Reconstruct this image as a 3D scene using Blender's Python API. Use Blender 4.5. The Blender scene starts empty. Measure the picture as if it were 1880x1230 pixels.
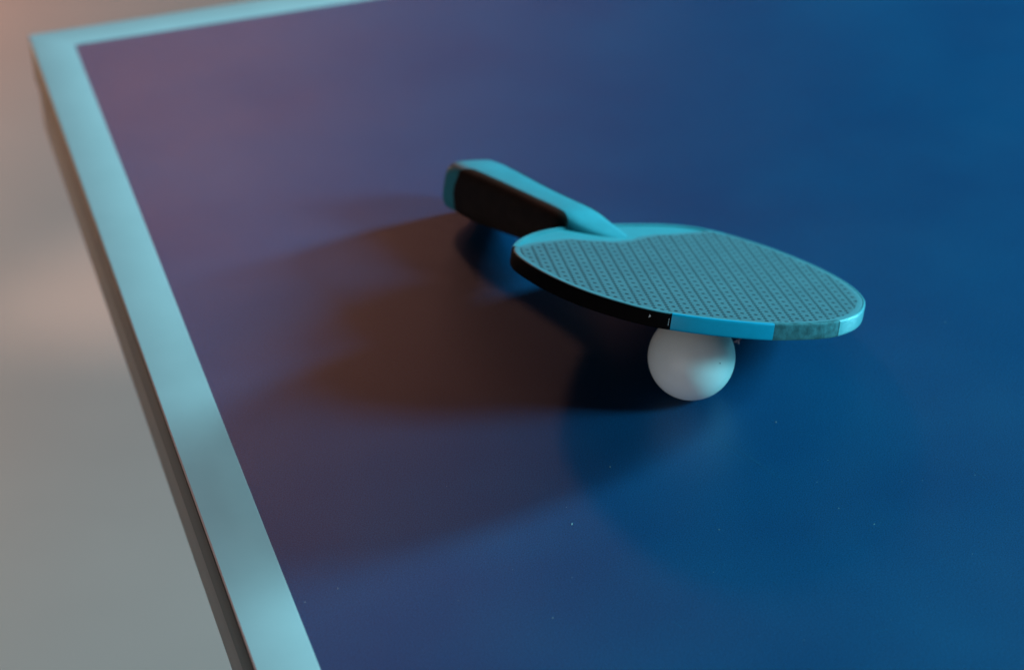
import bpy, bmesh, math, random
from mathutils import Vector, Matrix
random.seed(7)
S = bpy.context.scene
COL = S.collection

# ------------------------------------------------------------------ camera
cam_d = bpy.data.cameras.new('camera'); cam = bpy.data.objects.new('camera', cam_d); COL.objects.link(cam)
S.camera = cam
CP = Vector((-0.11507853, -1.40104157, 0.62042126))
YAW, PITCH, ROLL = 0.28783805, 0.55121520, -0.03509246
fw = Vector((math.sin(YAW)*math.cos(PITCH), math.cos(YAW)*math.cos(PITCH), -math.sin(PITCH)))
r0 = Vector((math.cos(YAW), -math.sin(YAW), 0)); u0 = r0.cross(fw)
rt = r0*math.cos(ROLL) + u0*math.sin(ROLL); up = u0*math.cos(ROLL) - r0*math.sin(ROLL)
cam.matrix_world = Matrix(((rt.x, up.x, -fw.x, CP.x), (rt.y, up.y, -fw.y, CP.y), (rt.z, up.z, -fw.z, CP.z), (0, 0, 0, 1)))
cam_d.sensor_width = 36.0; cam_d.lens = 4520.12332/1880*36
cam_d.clip_start = 0.02; cam_d.clip_end = 100
cam_d.dof.use_dof = True; cam_d.dof.focus_distance = 1.068; cam_d.dof.aperture_fstop = 6.6; cam_d.dof.aperture_blades = 9

# ------------------------------------------------------------------ world, view
W = bpy.data.worlds.new('World'); S.world = W; W.use_nodes = True
W.node_tree.nodes['Background'].inputs[0].default_value = (0.25, 0.55, 0.75, 1)
W.node_tree.nodes['Background'].inputs[1].default_value = 0.003
S.view_settings.view_transform = 'Standard'; S.view_settings.look = 'None'
S.view_settings.exposure = 0; S.view_settings.gamma = 1; S.view_settings.use_curve_mapping = False
S.render.engine = 'CYCLES'

# ------------------------------------------------------------------ lamps
BAT = Vector((0.24, -0.47, 0.03))
def area(name, az, el, dist, sx, sy, power, color, target=BAT):
    """rectangular soft lamp standing az degrees from +x, el degrees above the table, facing the bat"""
    a, e = math.radians(az), math.radians(el)
    d = Vector((math.cos(a)*math.cos(e), math.sin(a)*math.cos(e), math.sin(e)))
    L = bpy.data.lights.new(name, 'AREA'); L.shape = 'RECTANGLE'; L.size = sx; L.size_y = sy
    L.energy = power; L.color = color
    o = bpy.data.objects.new(name, L); COL.objects.link(o)
    o.location = target + d*dist
    o.rotation_euler = (-d).to_track_quat('-Z', 'Y').to_euler()
    return o
KEY = (0.21, 0.84, 1.0)
area('window_light_near', -26, 23, 2.6, 0.50, 0.60, 84, KEY)
area('window_light_far', 11.5, 15, 2.6, 0.30, 0.45, 172, KEY)
area('warm_lamp_back', 88, 25.5, 2.6, 0.22, 0.22, 3.6, (1.0, 0.42, 0.27))
area('warm_wall_glow', 85, 11, 3.0, 1.5, 0.5, 3.2, (1.0, 0.42, 0.36))
area('warm_fill_high', 102, 33, 2.8, 0.7, 0.9, 2.0, (1.0, 0.40, 0.34))  # added unseen source, reddens the table sheen at lower left
area('fill_light_left', 225, 6, 2.0, 0.9, 0.5, 8.2, (0.93, 0.95, 0.95))  # added neutral fill, brightens the shaded side of the ball
area('warm_floor_fill', 100, -2, 2.9, 0.5, 0.5, 13.0, (1.0, 0.56, 0.30), Vector((0.1, -0.6, -0.2)))  # added light, not a real lamp; turns the far floor orange
fl = area('floor_glow_fill', 190, 42, 0.95, 0.08, 0.08, 0.12, (1.0, 0.88, 0.66), Vector((0.20, 1.0, -0.76)))  # added unseen light, makes the pale pool on the floor
fl.data.spread = math.radians(24)

# ------------------------------------------------------------------ helpers
def new_mat(name):
    m = bpy.data.materials.new(name); m.use_nodes = True
    nt = m.node_tree; return m, nt, nt.nodes['Principled BSDF']
def nd(nt, t, **k):
    n = nt.nodes.new(t)
    for a, b in k.items(): setattr(n, a, b)
    return n
def mth(nt, op, a, b=None, c=None):
    n = nt.nodes.new('ShaderNodeMath'); n.operation = op
    for i, v in enumerate((a, b, c)):
        if v is None: continue
        if isinstance(v, (int, float)): n.inputs[i].default_value = v
        else: nt.links.new(v, n.inputs[i])
    return n.outputs[0]
def noise(nt, scale, detail=4, rough=0.55, vec=None):
    n = nt.nodes.new('ShaderNodeTexNoise'); n.inputs['Scale'].default_value = scale
    n.inputs['Detail'].default_value = detail; n.inputs['Roughness'].default_value = rough
    if vec is None:
        tc = nt.nodes.new('ShaderNodeTexCoord'); vec = tc.outputs['Object']
    nt.links.new(vec, n.inputs['Vector']); return n.outputs['Fac']
def ramp(nt, fac, stops):
    n = nt.nodes.new('ShaderNodeValToRGB'); e = n.color_ramp.elements
    while len(e) < len(stops): e.new(0.5)
    for i, (p, c) in enumerate(stops):
        e[i].position = p; e[i].color = (c[0], c[1], c[2], 1)
    nt.links.new(fac, n.inputs[0]); return n.outputs[0]
def bump(nt, b, h, strength, dist):
    n = nt.nodes.new('ShaderNodeBump'); n.inputs['Strength'].default_value = strength
    n.inputs['Distance'].default_value = dist
    nt.links.new(h, n.inputs['Height']); nt.links.new(n.outputs[0], b.inputs['Normal'])
def simple(name, col, rough=0.5, var=0.12, scale=60, spec=0.5, coat=0.0, bmp=0.0):
    m, nt, b = new_mat(name)
    f = noise(nt, scale, 5)
    lo = [c*(1-var) for c in col]; hi = [min(1, c*(1+var)) for c in col]
    nt.links.new(ramp(nt, f, [(0.3, lo), (0.7, hi)]), b.inputs['Base Color'])
    b.inputs['Roughness'].default_value = rough
    b.inputs['Specular IOR Level'].default_value = spec
    b.inputs['Coat Weight'].default_value = coat
    if bmp: bump(nt, b, f, 0.5, bmp)
    return m
def link(name, bm, mats, parent=None, smooth=True, recalc=True):
    if recalc: bmesh.ops.recalc_face_normals(bm, faces=bm.faces)
    me = bpy.data.meshes.new(name); bm.to_mesh(me); bm.free()
    for m in (mats if isinstance(mats, (list, tuple)) else [mats]): me.materials.append(m)
    o = bpy.data.objects.new(name, me); COL.objects.link(o)
    if smooth:
        for p in me.polygons: p.use_smooth = True
        me.set_sharp_from_angle(angle=math.radians(38))
    if parent: o.parent = parent
    return o
def tag(o, label=None, cat=None, group=None, kind=None):
    for k, v in (('label', label), ('category', cat), ('group', group), ('kind', kind)):
        if v: o[k] = v
    return o
def box(bm, x0, x1, y0, y1, z0, z1, bev=0.0):
    r = bmesh.ops.create_cube(bm, size=1)
    for v in r['verts']:
        v.co = Vector(((x0+x1)/2+v.co.x*(x1-x0), (y0+y1)/2+v.co.y*(y1-y0), (z0+z1)/2+v.co.z*(z1-z0)))
    if bev:
        es = list({e for v in r['verts'] for e in v.link_edges})
        bmesh.ops.bevel(bm, geom=es, offset=bev, segments=3, affect='EDGES', profile=0.5)
def rings(bm, loops, cap0=True, cap1=True, mat=None):
    """loft closed loops of equal length"""
    vs = [[bm.verts.new(p) for p in L] for L in loops]
    n = len(loops[0])
    for a, b in zip(vs[:-1], vs[1:]):
        for i in range(n):
            f = bm.faces.new((a[i], a[(i+1) % n], b[(i+1) % n], b[i]))
    c0 = bm.faces.new(vs[0][::-1]) if cap0 else None
    c1 = bm.faces.new(vs[-1]) if cap1 else None
    return vs, c0, c1

# ------------------------------------------------------------------ materials
BLUE = (0.0035, 0.088, 0.31)
def mat_table_top():
    m, nt, b = new_mat('blue_table_paint')
    big = noise(nt, 9, 4); fine = noise(nt, 1300, 4, 0.8)
    mix = mth(nt, 'ADD', mth(nt, 'MULTIPLY', big, 0.45), mth(nt, 'MULTIPLY', fine, 0.55))
    c = ramp(nt, mix, [(0.36, (0.0003, 0.036, 0.112)), (0.64, (0.0004, 0.062, 0.155))])
    # wear: faint pale scuffs and rubbed scratches that belong to the board
    tc = nd(nt, 'ShaderNodeTexCoord')
    sc = None
    for ang, sx, sy, th in ((0.6, 26, 260, 0.735), (-0.5, 20, 330, 0.745), (1.9, 30, 210, 0.75)):
        mp = nd(nt, 'ShaderNodeMapping'); mp.inputs['Rotation'].default_value = (0, 0, ang)
        mp.inputs['Scale'].default_value = (sx, sy, 1); nt.links.new(tc.outputs['Object'], mp.inputs[0])
        n = noise(nt, 1, 3, 0.5, mp.outputs[0])
        s = mth(nt, 'MULTIPLY', mth(nt, 'SUBTRACT', n, th), 9.0)
        s = mth(nt, 'MINIMUM', mth(nt, 'MAXIMUM', s, 0), 1)
        sc = s if sc is None else mth(nt, 'MAXIMUM', sc, s)
    patch = mth(nt, 'MINIMUM', mth(nt, 'MAXIMUM', mth(nt, 'MULTIPLY', mth(nt, 'SUBTRACT', noise(nt, 22, 4), 0.5), 5), 0), 1)
    sc = mth(nt, 'MULTIPLY', mth(nt, 'MULTIPLY', sc, patch), 0.28)
    mx = nd(nt, 'ShaderNodeMix', data_type='RGBA'); nt.links.new(sc, mx.inputs[0])
    nt.links.new(c, mx.inputs[6]); mx.inputs[7].default_value = (0.10, 0.20, 0.30, 1)
    gr = nd(nt, 'ShaderNodeMix', data_type='RGBA', blend_type='MULTIPLY'); gr.inputs[0].default_value = 1
    nt.links.new(mx.outputs[2], gr.inputs[6])
    nt.links.new(ramp(nt, noise(nt, 1900, 2, 0.6), [(0.38, (0.5, 0.5, 0.5)), (0.62, (1.5, 1.5, 1.5))]), gr.inputs[7])
    nt.links.new(gr.outputs[2], b.inputs['Base Color'])
    nt.links.new(mth(nt, 'ADD', 0.345, mth(nt, 'MULTIPLY', noise(nt, 14, 5), 0.10)), b.inputs['Roughness'])
    b.inputs['Specular IOR Level'].default_value = 0.5
    bump(nt, b, fine, 0.45, 0.0002)
    return m
M_TOP = mat_table_top()
M_LINE = simple('white_line_paint', (0.74, 0.545, 0.55), 0.85, 0.035, 25, 0.12)
M_BAND = simple('dark_edge_banding', (0.022, 0.019, 0.018), 0.45, 0.3, 40)
M_CHIP = simple('brown_chipboard_core', (0.16, 0.055, 0.02), 0.8, 0.4, 400)
M_APRON = simple('grey_steel_apron', (0.21, 0.20, 0.20), 0.45, 0.08, 30)
M_LEG = simple('dark_steel_leg', (0.06, 0.06, 0.065), 0.4, 0.1, 30)
M_WOOD = simple('turquoise_lacquered_ply', (0.05, 0.25, 0.295), 0.5, 0.06, 120)
M_HANDLE = simple('turquoise_handle_wood', (0.045, 0.225, 0.27), 0.5, 0.10, 90)
M_GRIP = simple('dark_brown_grip_panel', (0.020, 0.010, 0.007), 0.6, 0.3, 150, 0.25)
M_TAPE = simple('blue_edge_tape', (0.006, 0.30, 0.46), 0.28, 0.05, 200)
M_TAPEP = simple('pale_edge_tape', (0.09, 0.24, 0.27), 0.3, 0.05, 200)
M_BTAPE = simple('black_edge_tape', (0.003, 0.002, 0.002), 0.75, 0.2, 200, 0.06)
M_MARK = simple('white_print', (0.55, 0.6, 0.6), 0.5, 0.1, 200)
M_RIM = simple('worn_grey_green_core', (0.035, 0.10, 0.115), 0.7, 0.45, 260, 0.3, bmp=0.0006)
M_RUBM = simple('grey_rubber_margin', (0.10, 0.19, 0.22), 0.5, 0.08, 300, 0.4)
M_BACK = simple('black_rubber', (0.004, 0.004, 0.004), 0.6, 0.2, 100, 0.3)
def mat_rubber():
    m, nt, b = new_mat('grey_dimpled_rubber')
    tc = nd(nt, 'ShaderNodeTexCoord'); sp = nd(nt, 'ShaderNodeSeparateXYZ')
    nt.links.new(tc.outputs['Object'], sp.inputs[0])
    X = mth(nt, 'MULTIPLY', sp.outputs[0], 1000); Y = mth(nt, 'MULTIPLY', sp.outputs[1], 1000)
    # rows run 33 degrees off the handle axis
    c, s = 0.8415, -0.5402
    X = mth(nt, 'SUBTRACT', X, 41.23); Y = mth(nt, 'SUBTRACT', Y, -58.41)
    A = mth(nt, 'ADD', mth(nt, 'MULTIPLY', X, c), mth(nt, 'MULTIPLY', Y, s))
    B = mth(nt, 'ADD', mth(nt, 'MULTIPLY', X, -s), mth(nt, 'MULTIPLY', Y, c))
    def lat(da, db, oa, ob):
        a = mth(nt, 'PINGPONG', mth(nt, 'ADD', A, oa), da/2)
        d = mth(nt, 'PINGPONG', mth(nt, 'ADD', B, ob), db/2)
        return mth(nt, 'SQRT', mth(nt, 'ADD', mth(nt, 'MULTIPLY', a, a), mth(nt, 'MULTIPLY', d, d)))
    D = mth(nt, 'MINIMUM', lat(3.32, 6.30, 0, 0), lat(6.64, 6.30, -1.62, -3.15))
    f = mth(nt, 'MULTIPLY', mth(nt, 'SUBTRACT', 1.05, D), 1/0.2)
    f = mth(nt, 'MINIMUM', mth(nt, 'MAXIMUM', f, 0), 1)
    base = ramp(nt, noise(nt, 70, 5), [(0.3, (0.084, 0.136, 0.160)), (0.7, (0.100, 0.158, 0.182))])
    mx = nd(nt, 'ShaderNodeMix', data_type='RGBA'); nt.links.new(f, mx.inputs[0])
    nt.links.new(base, mx.inputs[6]); mx.inputs[7].default_value = (0.001, 0.008, 0.013, 1)
    nt.links.new(mx.outputs[2], b.inputs['Base Color'])
    b.inputs['Roughness'].default_value = 0.5; b.inputs['Specular IOR Level'].default_value = 0.4
    bump(nt, b, mth(nt, 'SUBTRACT', 1, f), 0.6, 0.0004)
    return m
M_RUB = mat_rubber()
def mat_ball():
    m, nt, b = new_mat('matte_white_celluloid')
    f = noise(nt, 60, 5)
    nt.links.new(ramp(nt, f, [(0.3, (0.70, 0.71, 0.70)), (0.7, (0.76, 0.76, 0.75))]), b.inputs['Base Color'])
    b.inputs['Roughness'].default_value = 0.5
    b.inputs['Subsurface Weight'].default_value = 0.25; b.inputs['Subsurface Radius'].default_value = (1, 0.9, 0.8)
    b.inputs['Subsurface Scale'].default_value = 0.004
    bump(nt, b, noise(nt, 1500, 2), 0.15, 0.0001)
    return m
M_BALL = mat_ball()
def mat_floor():
    m, nt, b = new_mat('pale_floor')
    f = noise(nt, 1.6, 5)
    nt.links.new(ramp(nt, f, [(0.3, (0.38, 0.24, 0.225)), (0.7, (0.47, 0.295, 0.275))]), b.inputs['Base Color'])
    b.inputs['Roughness'].default_value = 0.45
    return m
M_FLOOR = mat_floor()

# ------------------------------------------------------------------ floor
bm = bmesh.new()
vs = [bm.verts.new(p) for p in ((-7, -6, -0.76), (8, -6, -0.76), (8, 9, -0.76), (-7, 9, -0.76))]
bm.faces.new(vs); tag(link('floor', bm, M_FLOOR, smooth=False), kind='structure')

# ------------------------------------------------------------------ table
TX, TY, BW = 1.37, 1.525, 0.0242
table = bpy.data.objects.new('table_tennis_table', None); COL.objects.link(table)
table.location = (TX/2, -TY/2, -0.76)
tag(table, 'blue table tennis table with a white border line, carrying the bat and ball', 'table')
def tpart(name, bm, mat, parent=None, smooth=True):
    for v in bm.verts: v.co -= Vector(table.location)
    return link(name, bm, mat, parent or table, smooth)
bm = bmesh.new(); box(bm, 0.0006, TX-0.0006, -TY+0.0006, -0.0006, -0.0035, 0.0, 0.0); top = tpart('playing_surface', bm, M_TOP, smooth=False)
bm = bmesh.new(); box(bm, 0.0012, TX-0.0012, -TY+0.0012, -0.0012, -0.0055, -0.0035); tpart('chipboard_core', bm, M_CHIP, smooth=False)
bm = bmesh.new(); box(bm, 0.0, TX, -TY, 0.0, -0.029, -0.0055, 0.001); tpart('edge_banding', bm, M_BAND)
# white border: a thin painted frame a fraction of a millimetre proud, mitred, slightly rounded outer edge
bm = bmesh.new()
def rect(o, z): return [Vector((o, -o, z)), Vector((TX-o, -o, z)), Vector((TX-o, -TY+o, z)), Vector((o, -TY+o, z))]
L = [rect(0.0, -0.0030), rect(0.0, -0.0001), rect(0.0002, 0.00020), rect(0.0005, 0.00025), rect(BW-0.0005, 0.00025), rect(BW, 0.00010)]
rings(bm, L, False, False); tpart('white_line', bm, M_LINE)
# steel apron frame under the board, legs
bm = bmesh.new()
for (a, b_, c_, d) in ((0.0015, 0.022, -TY+0.0015, -0.0015), (TX-0.022, TX-0.0015, -TY+0.0015, -0.0015)):
    box(bm, a, b_, c_, d, -0.063, -0.0295, 0.002)
for (c_, d) in ((-0.022, -0.0015), (-TY+0.0015, -TY+0.022)):
    box(bm, 0.0225, TX-0.0225, c_, d, -0.063, -0.0295, 0.002)
tpart('apron', bm, M_APRON)
for lx, ly in ((0.25, -0.2), (TX-0.25, -0.2), (0.25, -TY+0.2), (TX-0.25, -TY+0.2)):
    bm = bmesh.new(); box(bm, lx-0.02, lx+0.02, ly-0.02, ly+0.02, -0.745, -0.0295, 0.003)
    lg = tpart('leg', bm, M_LEG)
    bm = bmesh.new(); box(bm, lx-0.027, lx+0.027, ly-0.027, ly+0.027, -0.76, -0.746, 0.004); ft = tpart('foot', bm, M_BTAPE, lg)

# ------------------------------------------------------------------ ball
bm = bmesh.new(); bmesh.ops.create_uvsphere(bm, u_segments=96, v_segments=64, radius=0.02)
ball = link('table_tennis_ball', bm, M_BALL); ball.location = (0.23348136, -0.51135668, 0.0201)
tag(ball, 'white matte ball on the table, holding up the near edge of the bat', 'ball')

# ------------------------------------------------------------------ bat
bat = bpy.data.objects.new('table_tennis_bat', None); COL.objects.link(bat)
RM = Matrix(((0.37465743, 0.89740144, 0.2330289), (-0.92208002, 0.33436026, 0.19486317), (0.09695488, -0.28787823, 0.95274649)))
bat.matrix_world = Matrix.Translation((0.2518278, -0.47112711, 0.0342)) @ RM.to_4x4()
tag(bat, 'turquoise bat with grey dimpled rubber, tilted, its blade leaning on the ball', 'bat')
MM = 0.001
key = [(78.4, 4.5), (76.8, -8), (72.7, -24.2), (64.6, -39.8), (51, -58), (35.5, -70.6), (9.5, -78.9), (-17, -79.5), (-41, -75), (-54, -69.4),
       (-64, -60.2), (-72.4, -47.9), (-79, -33.7), (-83.2, -16), (-83.5, 4), (-82.1, 23.5), (-79.4, 37), (-75.8, 50.2), (-66.9, 64),
       (-49.4, 72.2), (-22.7, 76.6), (8.3, 75), (34, 68), (52.8, 57.3), (63.6, 46), (72.1, 32.5), (77.3, 17)]
def catmull(P, n):
    out = []; N = len(P)
    for i in range(N):
        p0, p1, p2, p3 = (Vector(P[(i+k-1) % N]) for k in range(4))
        for j in range(n):
            t = j/n
            out.append(0.5*((2*p1)+(p2-p0)*t+(2*p0-5*p1+4*p2-p3)*t*t+(3*p1-p0-3*p2+p3)*t**3))
    return out
def resample(P, n):
    N = len(P); d = [0]
    for i in range(N): d.append(d[-1]+(P[(i+1) % N]-P[i]).length)
    T = d[-1]; out = []; k = 0
    for i in range(n):
        s = T*i/n
        while d[k+1] < s: k += 1
        t = (s-d[k])/(d[k+1]-d[k]); out.append(P[k].lerp(P[(k+1) % N], t))
    return out
OUT = resample(catmull(key, 16), 420)
for _ in range(5):   # ease out the hand-measured wobble
    OUT = [(OUT[i-1]+OUT[i]*2+OUT[(i+1) % len(OUT)])/4 for i in range(len(OUT))]
NO = len(OUT)
def normal(P, i):
    t = (P[(i+1) % len(P)]-P[i-1]); t.normalize(); return Vector((-t.y, t.x)) if False else Vector((t.y, -t.x))
sgn = 1 if normal(OUT, 0).x > 0 else -1
ONRM = [normal(OUT, i)*sgn for i in range(NO)]
def off(d): return [OUT[i]+ONRM[i]*d for i in range(NO)]
def lp(P, z): return [Vector((p.x, p.y, z))*MM for p in P]
# plywood blade
bm = bmesh.new()
prof = [(-3.0, -2.0), (-1.6, -2.9), (-0.5, -2.9), (-0.05, -2.3), (0.0, 0), (-0.05, 2.3), (-0.5, 2.9), (-1.6, 2.9), (-3.0, 2.0)]
prof = [(-2.2, -2.9), (-0.7, -2.9), (-0.2, -2.6), (0, -2.0), (0.0, 0), (0, 2.0), (-0.2, 2.6), (-0.7, 2.9), (-2.2, 2.9)]
rings(bm, [lp(off(a), z) for a, z in prof])
blade = link('blade', bm, M_RIM, bat)
# bare turquoise ply showing at the shoulders (top veneer), between rubber and handle
def clip_poly(P, f):
    """keep the part of closed polygon P (list of 2-vectors) where f>=0"""
    out = []
    for i in range(len(P)):
        a, b = P[i], P[(i+1) % len(P)]; fa, fb = f(a), f(b)
        if fa >= 0: out.append(a)
        if (fa >= 0) != (fb >= 0): out.append(a.lerp(b, fa/(fa-fb)))
    return out
# rubber bottom edge curve u(v) measured from the photograph
REDGE = [(-90, -61), (-59, -61), (-46, -64.5), (-25, -66), (-13, -60.5), (-2, -56.5), (8, -56.8), (18, -60.5), (28, -62), (37, -61), (60, -61), (90, -61)]
def redge(v):
    for (a, b), (c, d) in zip(REDGE[:-1], REDGE[1:]):
        if a <= v <= c:
            t = (v-a)/(c-a); t = t*t*(3-2*t); return b+(d-b)*t
    return -61
def rubber_outline(inset):
    P = off(-inset); out = []
    keep = [p for p in P if p.x >= redge(p.y)+inset*0.8]
    # order: start after the gap
    flags = [p.x >= redge(p.y)+inset*0.8 for p in P]
    st = next(i for i in range(NO) if flags[i] and not flags[i-1])
    seq = [P[(st+k) % NO] for k in range(NO) if flags[(st+k) % NO]]
    a, b = seq[-1], seq[0]; n = 70
    for k in range(1, n):
        v = a.y+(b.y-a.y)*k/n
        # blend ends onto the curve
        seq.append(Vector((redge(v)+inset*0.8, v)))
    R = resample(seq, 400)
    for _ in range(4): R = [(R[i-1]+R[i]*2+R[(i+1) % 400])/4 for i in range(400)]
    return R
def inset_loop(P, d):
    n = len(P); out = []
    for i in range(n):
        t = (P[(i+2) % n]-P[i-2]); t.normalize(); out.append(P[i]+Vector((-t.y, t.x))*d)
    return out
RO = rubber_outline(0.5)
area2 = sum(RO[i].x*RO[(i+1) % 400].y-RO[(i+1) % 400].x*RO[i].y for i in range(400))
sg = 1 if area2 > 0 else -1
def rin(d): return inset_loop(RO, d*sg)
def rubber_sheet(name, zs, mats, top=True):
    bm = bmesh.new(); z0, z1 = zs; s = 1 if top else -1
    prof = [(0.0, z0), (0.0, z0+s*0.35), (0.25, z1-s*0.12), (0.7, z1), (2.0, z1), (3.0, z1)]
    v, c0, c1 = rings(bm, [lp(rin(a), z) for a, z in prof])
    c1.material_index = 1
    return link(name, bm, mats, bat)
rubber_sheet('rubber', (2.9, 3.7), [M_RUBM, M_RUB])
rubber_sheet('back_rubber', (-2.9, -3.7), [M_BACK, M_BACK], False)
# top veneer of bare ply
bm = bmesh.new()
V = clip_poly(off(-0.75), lambda p: -57.5-p.x+0*p.y)
V = [Vector((p.x, p.y)) for p in V]
lo = [Vector((p.x, p.y, 2.9))*MM for p in V]; hi = [Vector((p.x, p.y, 3.12))*MM for p in V]
# only the part outside the rubber shows; the rubber is 0.6 mm higher
rings(bm, [lo, hi], True, True)
link('shoulder_veneer', bm, M_WOOD, bat)

# edge tape: strip that wraps the rim between two outline positions
def nearest(x, y): return min(range(NO), key=lambda i: (OUT[i]-Vector((x, y))).length)
def tape(name, i0, i1, mat, lipt=1.2, lipb=1.2, ztop=3.85, thick=0.35, zb=-3.85):
    n = (i1-i0) % NO
    bm = bmesh.new(); loops = []
    for k in range(n+1):
        i = (i0+k) % NO; p, q = OUT[i], ONRM[i]
        lt = lipt(k/n) if callable(lipt) else lipt
        sec = [(-lt, ztop-0.15), (-lt, ztop-0.02), (-0.55, ztop), (-0.05, ztop-0.1), (thick*0.75, ztop-0.5), (thick, ztop-1.1), (thick, 0), (thick, zb+1.1),
               (thick*0.75, zb+0.5), (-0.05, zb+0.1), (-0.55, zb), (-lipb, zb+0.02), (-lipb, zb+0.15), (-0.5, zb+0.3), (0.06, zb+1), (0.06, 0), (0.06, ztop-1), (-0.5, ztop-0.3)]
        loops.append([Vector((p.x+q.x*a, p.y+q.y*a, z))*MM for a, z in sec])
    rings(bm, loops)
    return link(name, bm, mat, bat)
iA = nearest(46.5, -61.5)      # seam: black | blue
iB = nearest(73.0, -23.5)      # blue ends, bare worn rim begins
iC = nearest(77.8, 14.5)       # bare rim ends, pale tape begins
iD = nearest(50, 59)           # pale tape fades out on the far side
iE = nearest(-53, 71)          # far side: turquoise tape begins again
iF = nearest(-61, -63)         # left shoulder
# outline runs clockwise (towards negative v first) or not: fix direction once
def span(a, b, *r, **k): return tape(r[0], a, b, *r[1:], **k)
fwd = ((iB-iA) % NO) < NO/2
def T(name, a, b, *r, **k):
    return tape(name, a, b, *r, **k) if fwd else tape(name, b, a, *r, **k)
T('edge_tape', iA, iB, M_TAPE, 1.3)
iE0 = nearest(-53, 71)
T('edge_tape', iC, iE0, M_TAPEP, lambda t: 1.5-0.8*min(1, t*1.3))
wr = T('worn_rim', iB, iC, M_RIM, 2.0, ztop=3.80, thick=0.15)

# direction-independent construction of the two remaining strips
def arc(a, b, through):
    """return (start,end) so that stepping upwards from start reaches `through` before end"""
    if (through-a) % NO < (b-a) % NO: return a, b
    return b, a
a, b = arc(iF, iA, nearest(-17, -79.5)); tb = tape('edge_tape', a, b, M_BTAPE, 0.15, 1.0, ztop=3.35); tb['label'] = 'black stretch of edge tape with small white print'
a, b = arc(iE, iF, nearest(-83, 4)); tape('edge_tape', a, b, M_WOOD, 2.6, 1.2, ztop=3.75)
# the small white print near the seam of the black tape
def on_rim(u, v, z, outw=0.42):
    i = nearest(u, v); return Vector((OUT[i].x+ONRM[i].x*outw, OUT[i].y+ONRM[i].y*outw, z))*MM
bm = bmesh.new()
def quad_on_rim(pts, d=0.42):
    bm.faces.new([bm.verts.new(on_rim(u, v, z, d)) for u, v, z in pts])
i0 = nearest(40.2, -67.5)
def rimpt(fi, z, d=0.40):
    k = int(math.floor(fi)); t = fi-k; p = OUT[k % NO].lerp(OUT[(k+1) % NO], t); q = ONRM[k % NO]
    return Vector((p.x+q.x*d, p.y+q.y*d, z))*MM
dirn = 1 if (iA-i0) % NO < NO/2 else -1
tri = [(0, 1.9), (0.22, 1.6), (0.6, 1.0), (0.25, 0.6), (-0.3, 0.3), (-0.1, 0.9)]
bm.faces.new([bm.verts.new(rimpt(i0+dirn*a, z)) for a, z in tri])
j = (i0 + dirn*((dirn*(iA-i0)) % NO)) - dirn*0.9
for k in range(3):
    z0 = 1.6-k*1.2
    bm.faces.new([bm.verts.new(rimpt(j+dirn*a, z)) for a, z in ((0, z0), (0.14, z0), (0.08, z0-1.0), (-0.06, z0-1.0))])
link('white_print', bm, M_MARK, tb, smooth=False)

# handle: flared, rounded section, sloping down to the blade at its upper end
def bf(u):   # underside thickened to block light slipping beneath the handle
    return 1+0.13*max(0.0, min(1.0, (u+166)/14, (-94-u)/10))
def section(u, hw, hz, e, cv=0.0, n=48):
    pts = []
    for k in range(n):
        t = 2*math.pi*k/n; c, s = math.cos(t), math.sin(t)
        pts.append(Vector((u, cv+hw*math.copysign(abs(c)**e, c), hz*(bf(u) if s < 0 else 1)*math.copysign(abs(s)**e, s)))*MM)
    return pts
HS = [(-178.5, 11.5, 8.5, 0.6, 2.6), (-178.2, 14.4, 10.8, 0.55, 2.6), (-177, 16.2, 12.3, 0.5, 2.6), (-174.5, 17.0, 13.0, 0.46, 2.6), (-166, 17.1, 13.2, 0.45, 2.4), (-152, 16.2, 12.9, 0.46, 2.0), (-136, 14.8, 12.3, 0.48, 1.4),
      (-120, 14.0, 11.7, 0.5, 0.8), (-104, 13.9, 11.3, 0.5, 0.3), (-94, 14.2, 11.1, 0.5, 0), (-88.5, 14.4, 10.7, 0.5, 0), (-85, 14.4, 9.9, 0.52, 0.3), (-78, 13.2, 7.8, 0.55, 1.5), (-71, 11.0, 5.8, 0.6, 3.6), (-65, 8.2, 4.3, 0.66, 6.0), (-62, 5.6, 3.5, 0.7, 7.4)]
def hsec(u):
    for a, b in zip(HS[:-1], HS[1:]):
        if a[0] <= u <= b[0]:
            t = (u-a[0])/(b[0]-a[0]); return [a[k]+(b[k]-a[k])*t for k in range(1, 5)]
    return list(HS[-1][1:])
bm = bmesh.new()
rings(bm, [section(u, w, z, e, cv) for u, w, z, e, cv in HS])
handle = link('handle', bm, M_HANDLE, bat)
# dark grip panels let into both sides of the handle, rounded ends, 0.35 mm proud
def panel(side):
    bm = bmesh.new(); grid = []
    U0, U1 = -167.0, -80.0
    U = [U0+(U1-U0)*k/60 for k in range(61)]
    for u in U:
        w, z, e, cv = hsec(u)
        m = min(u-U0, U1-u)
        lim = 1.0 if m > 9 else math.sqrt(max(0.0, 1-(1-m/9)**2))
        tl = math.radians(66)*max(lim, 0.02)
        row = []
        for k in range(17):
            t = -tl+2*tl*k/16
            c, s = math.cos(t), math.sin(t)
            v = cv+side*(w*abs(c)**e+0.35); zz = (z+0.05)*(bf(u) if s < 0 else 1)*math.copysign(abs(s)**e, s)
            row.append(bm.verts.new(Vector((u, v, zz))*MM))
        grid.append(row)
    for r1, r2 in zip(grid[:-1], grid[1:]):
        for k in range(16): bm.faces.new((r1[k], r1[k+1], r2[k+1], r2[k]))
    bmesh.ops.recalc_face_normals(bm, faces=bm.faces)
    link('grip_panel', bm, M_GRIP, handle)
panel(-1); panel(1)

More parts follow.
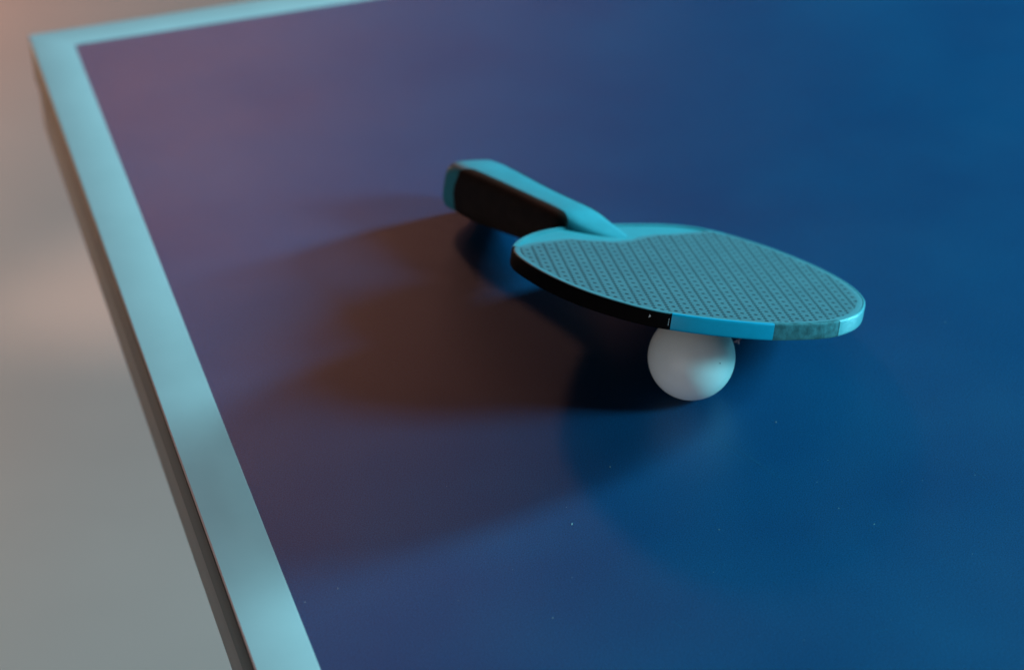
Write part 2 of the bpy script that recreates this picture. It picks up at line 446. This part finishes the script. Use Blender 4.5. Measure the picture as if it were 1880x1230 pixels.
# ------------------------------------------------------------------ dust, scuffs and lint
def tabpt(x, y, z=0.0):
    """a place on the table top measured from the photograph"""
    F = 4520.12332
    d = fw + rt*((x-940)/F) - up*((y-615)/F)
    return CP + d*((z-CP.z)/d.z)
M_DUST = simple('pale_dust', (0.34, 0.37, 0.36), 0.8, 0.2, 300)
M_SCUFF = simple('faint_scuff', (0.004, 0.090, 0.20), 0.6, 0.3, 500)
bm = bmesh.new()
def flake(p, r, a=0.0, el=1.0):
    n = 7; top = []; base = []
    for k in range(n):
        t = 2*math.pi*k/n; q = r*random.uniform(0.6, 1.1)
        x, y = q*el*math.cos(t), q*math.sin(t)
        v = Vector((x*math.cos(a)-y*math.sin(a), x*math.sin(a)+y*math.cos(a), 0))
        base.append(bm.verts.new(p+v+Vector((0, 0, 0.00002)))); top.append(bm.verts.new(p+v*0.7+Vector((0, 0, r*0.8))))
    for k in range(n): bm.faces.new((base[k], base[(k+1) % n], top[(k+1) % n], top[k]))
    bm.faces.new(top)
for x, y, r, el in ((1050, 962, .00045, 1.7), (1735, 592, .00030, 1), (1120, 857, .00028, 1), (1015, 1134, .00035, 1), (1040, 931, .00022, 1), (1540, 933, .0003, 1),
                    (1500, 885, .00022, 1), (1320, 972, .00025, 1), (1310, 1050, .0002, 1), (1425, 775, .0003, 1.4), (1050, 1060, .0002, 1), (1605, 962, .00025, 1.5),
                    (1790, 872, .00022, 1), (620, 1080, .0003, 1), (560, 1105, .00025, 1), (1656, 884, .0002, 1), (1693, 882, .0002, 1), (1520, 845, .0002, 1)):
    flake(tabpt(x, y), r, random.uniform(0, 3), el)
for k in range(18):
    flake(tabpt(random.uniform(620, 1860), random.uniform(640, 1225)), random.choice((.00008, .0001, .00013, .00018)), random.uniform(0, 3), random.uniform(1, 1.8))
for k in range(12):
    flake(tabpt(random.uniform(420, 1860), random.uniform(60, 700)), random.choice((.0001, .00015, .0002)), random.uniform(0, 3), 1.3)
tag(link('dust', bm, M_DUST, smooth=False), kind='stuff')
# scuffs rubbed into the paint: hair-thin ribbons, part of the table
bm = bmesh.new()
def scuff(pts, w):
    P = catmull([Vector((p.x, p.y)) for p in pts]+[Vector((pts[-1].x, pts[-1].y))], 6)[:(len(pts)-1)*6+1]
    prev = None
    for i, p in enumerate(P):
        t = (P[min(i+1, len(P)-1)]-P[max(i-1, 0)])
        if t.length < 1e-9: t = Vector((1, 0))
        t.normalize(); n = Vector((-t.y, t.x)); ww = w*math.sin(math.pi*(i+0.5)/(len(P)+0.5))+0.00002
        a, b = bm.verts.new(Vector((*(p+n*ww), 0.00009))), bm.verts.new(Vector((*(p-n*ww), 0.00009)))
        if prev: bm.faces.new((prev[0], prev[1], b, a))
        prev = (a, b)
for pts, w in (([(1722, 1034), (1733, 1026), (1748, 1020)], .00012), ([(1728, 1022), (1736, 1012), (1742, 1006)], .0001), ([(1312, 802), (1352, 822), (1400, 856), (1446, 886)], .00016),
               ([(1300, 795), (1330, 820), (1372, 850)], .0001), ([(1600, 1160), (1618, 1157), (1640, 1155)], .00014), ([(1232, 1140), (1244, 1146), (1256, 1154)], .00014),
               ([(1368, 925), (1374, 921), (1380, 917)], .00012), ([(1314, 971), (1322, 972), (1330, 975)], .0001), ([(1590, 958), (1610, 966), (1622, 950)], .0001), ([(1770, 850), (1800, 872), (1822, 890)], .00012)):
    scuff([tabpt(*p) for p in pts], w)
for k in range(34):
    x, y = random.uniform(1000, 1850), random.uniform(690, 1215); a = random.uniform(0, 3.1); l = random.uniform(6, 26)
    scuff([tabpt(x, y), tabpt(x+l*math.cos(a), y+l*math.sin(a)*.6), tabpt(x+2*l*math.cos(a+.2), y+1.2*l*math.sin(a+.2))], random.uniform(.00004, .00009))
for v in bm.verts: v.co -= Vector(table.location)
sc_o = link('scuff_marks', bm, M_SCUFF, table, smooth=False); sc_o['kind'] = 'stuff'
# tuft of lint caught between ball and bat
bm = bmesh.new()
ctr = Vector(ball.location) + rt*0.0202 + up*0.0070 - fw*0.0125
for k in range(60):
    d = Vector((random.gauss(0, 1), random.gauss(0, 1), random.gauss(0, 1))).normalized()
    e = Vector((random.gauss(0, 1), random.gauss(0, 1), random.gauss(0, 1))).normalized()
    p = ctr + d*random.uniform(.0002, .0017); q = p + (d*.4+e)*random.uniform(.0003, .0009); d = (q-p).normalized(); n = d.orthogonal().normalized()*.00003; m2 = d.cross(n).normalized()*.00003
    A = [bm.verts.new(p+n), bm.verts.new(p-n*.5+m2), bm.verts.new(p-n*.5-m2)]; B = [bm.verts.new(q+n), bm.verts.new(q-n*.5+m2), bm.verts.new(q-n*.5-m2)]
    for i in range(3): bm.faces.new((A[i], A[(i+1) % 3], B[(i+1) % 3], B[i]))
tag(link('lint_tuft', bm, M_LINE, smooth=False), 'tiny pale tuft of lint stuck where the ball meets the bat', 'lint')
# small printed dot on the ball
bm = bmesh.new()
n = (rt*0.58 - up*0.14 - fw*0.80).normalized(); e1 = n.orthogonal().normalized(); e2 = n.cross(e1)
bm.faces.new([bm.verts.new(((n*0.02006)+(e1*math.cos(t)+e2*math.sin(t))*0.00032)) for t in [2*math.pi*k/10 for k in range(10)]])
link('dark_speck', bm, M_BTAPE, ball, smooth=False)
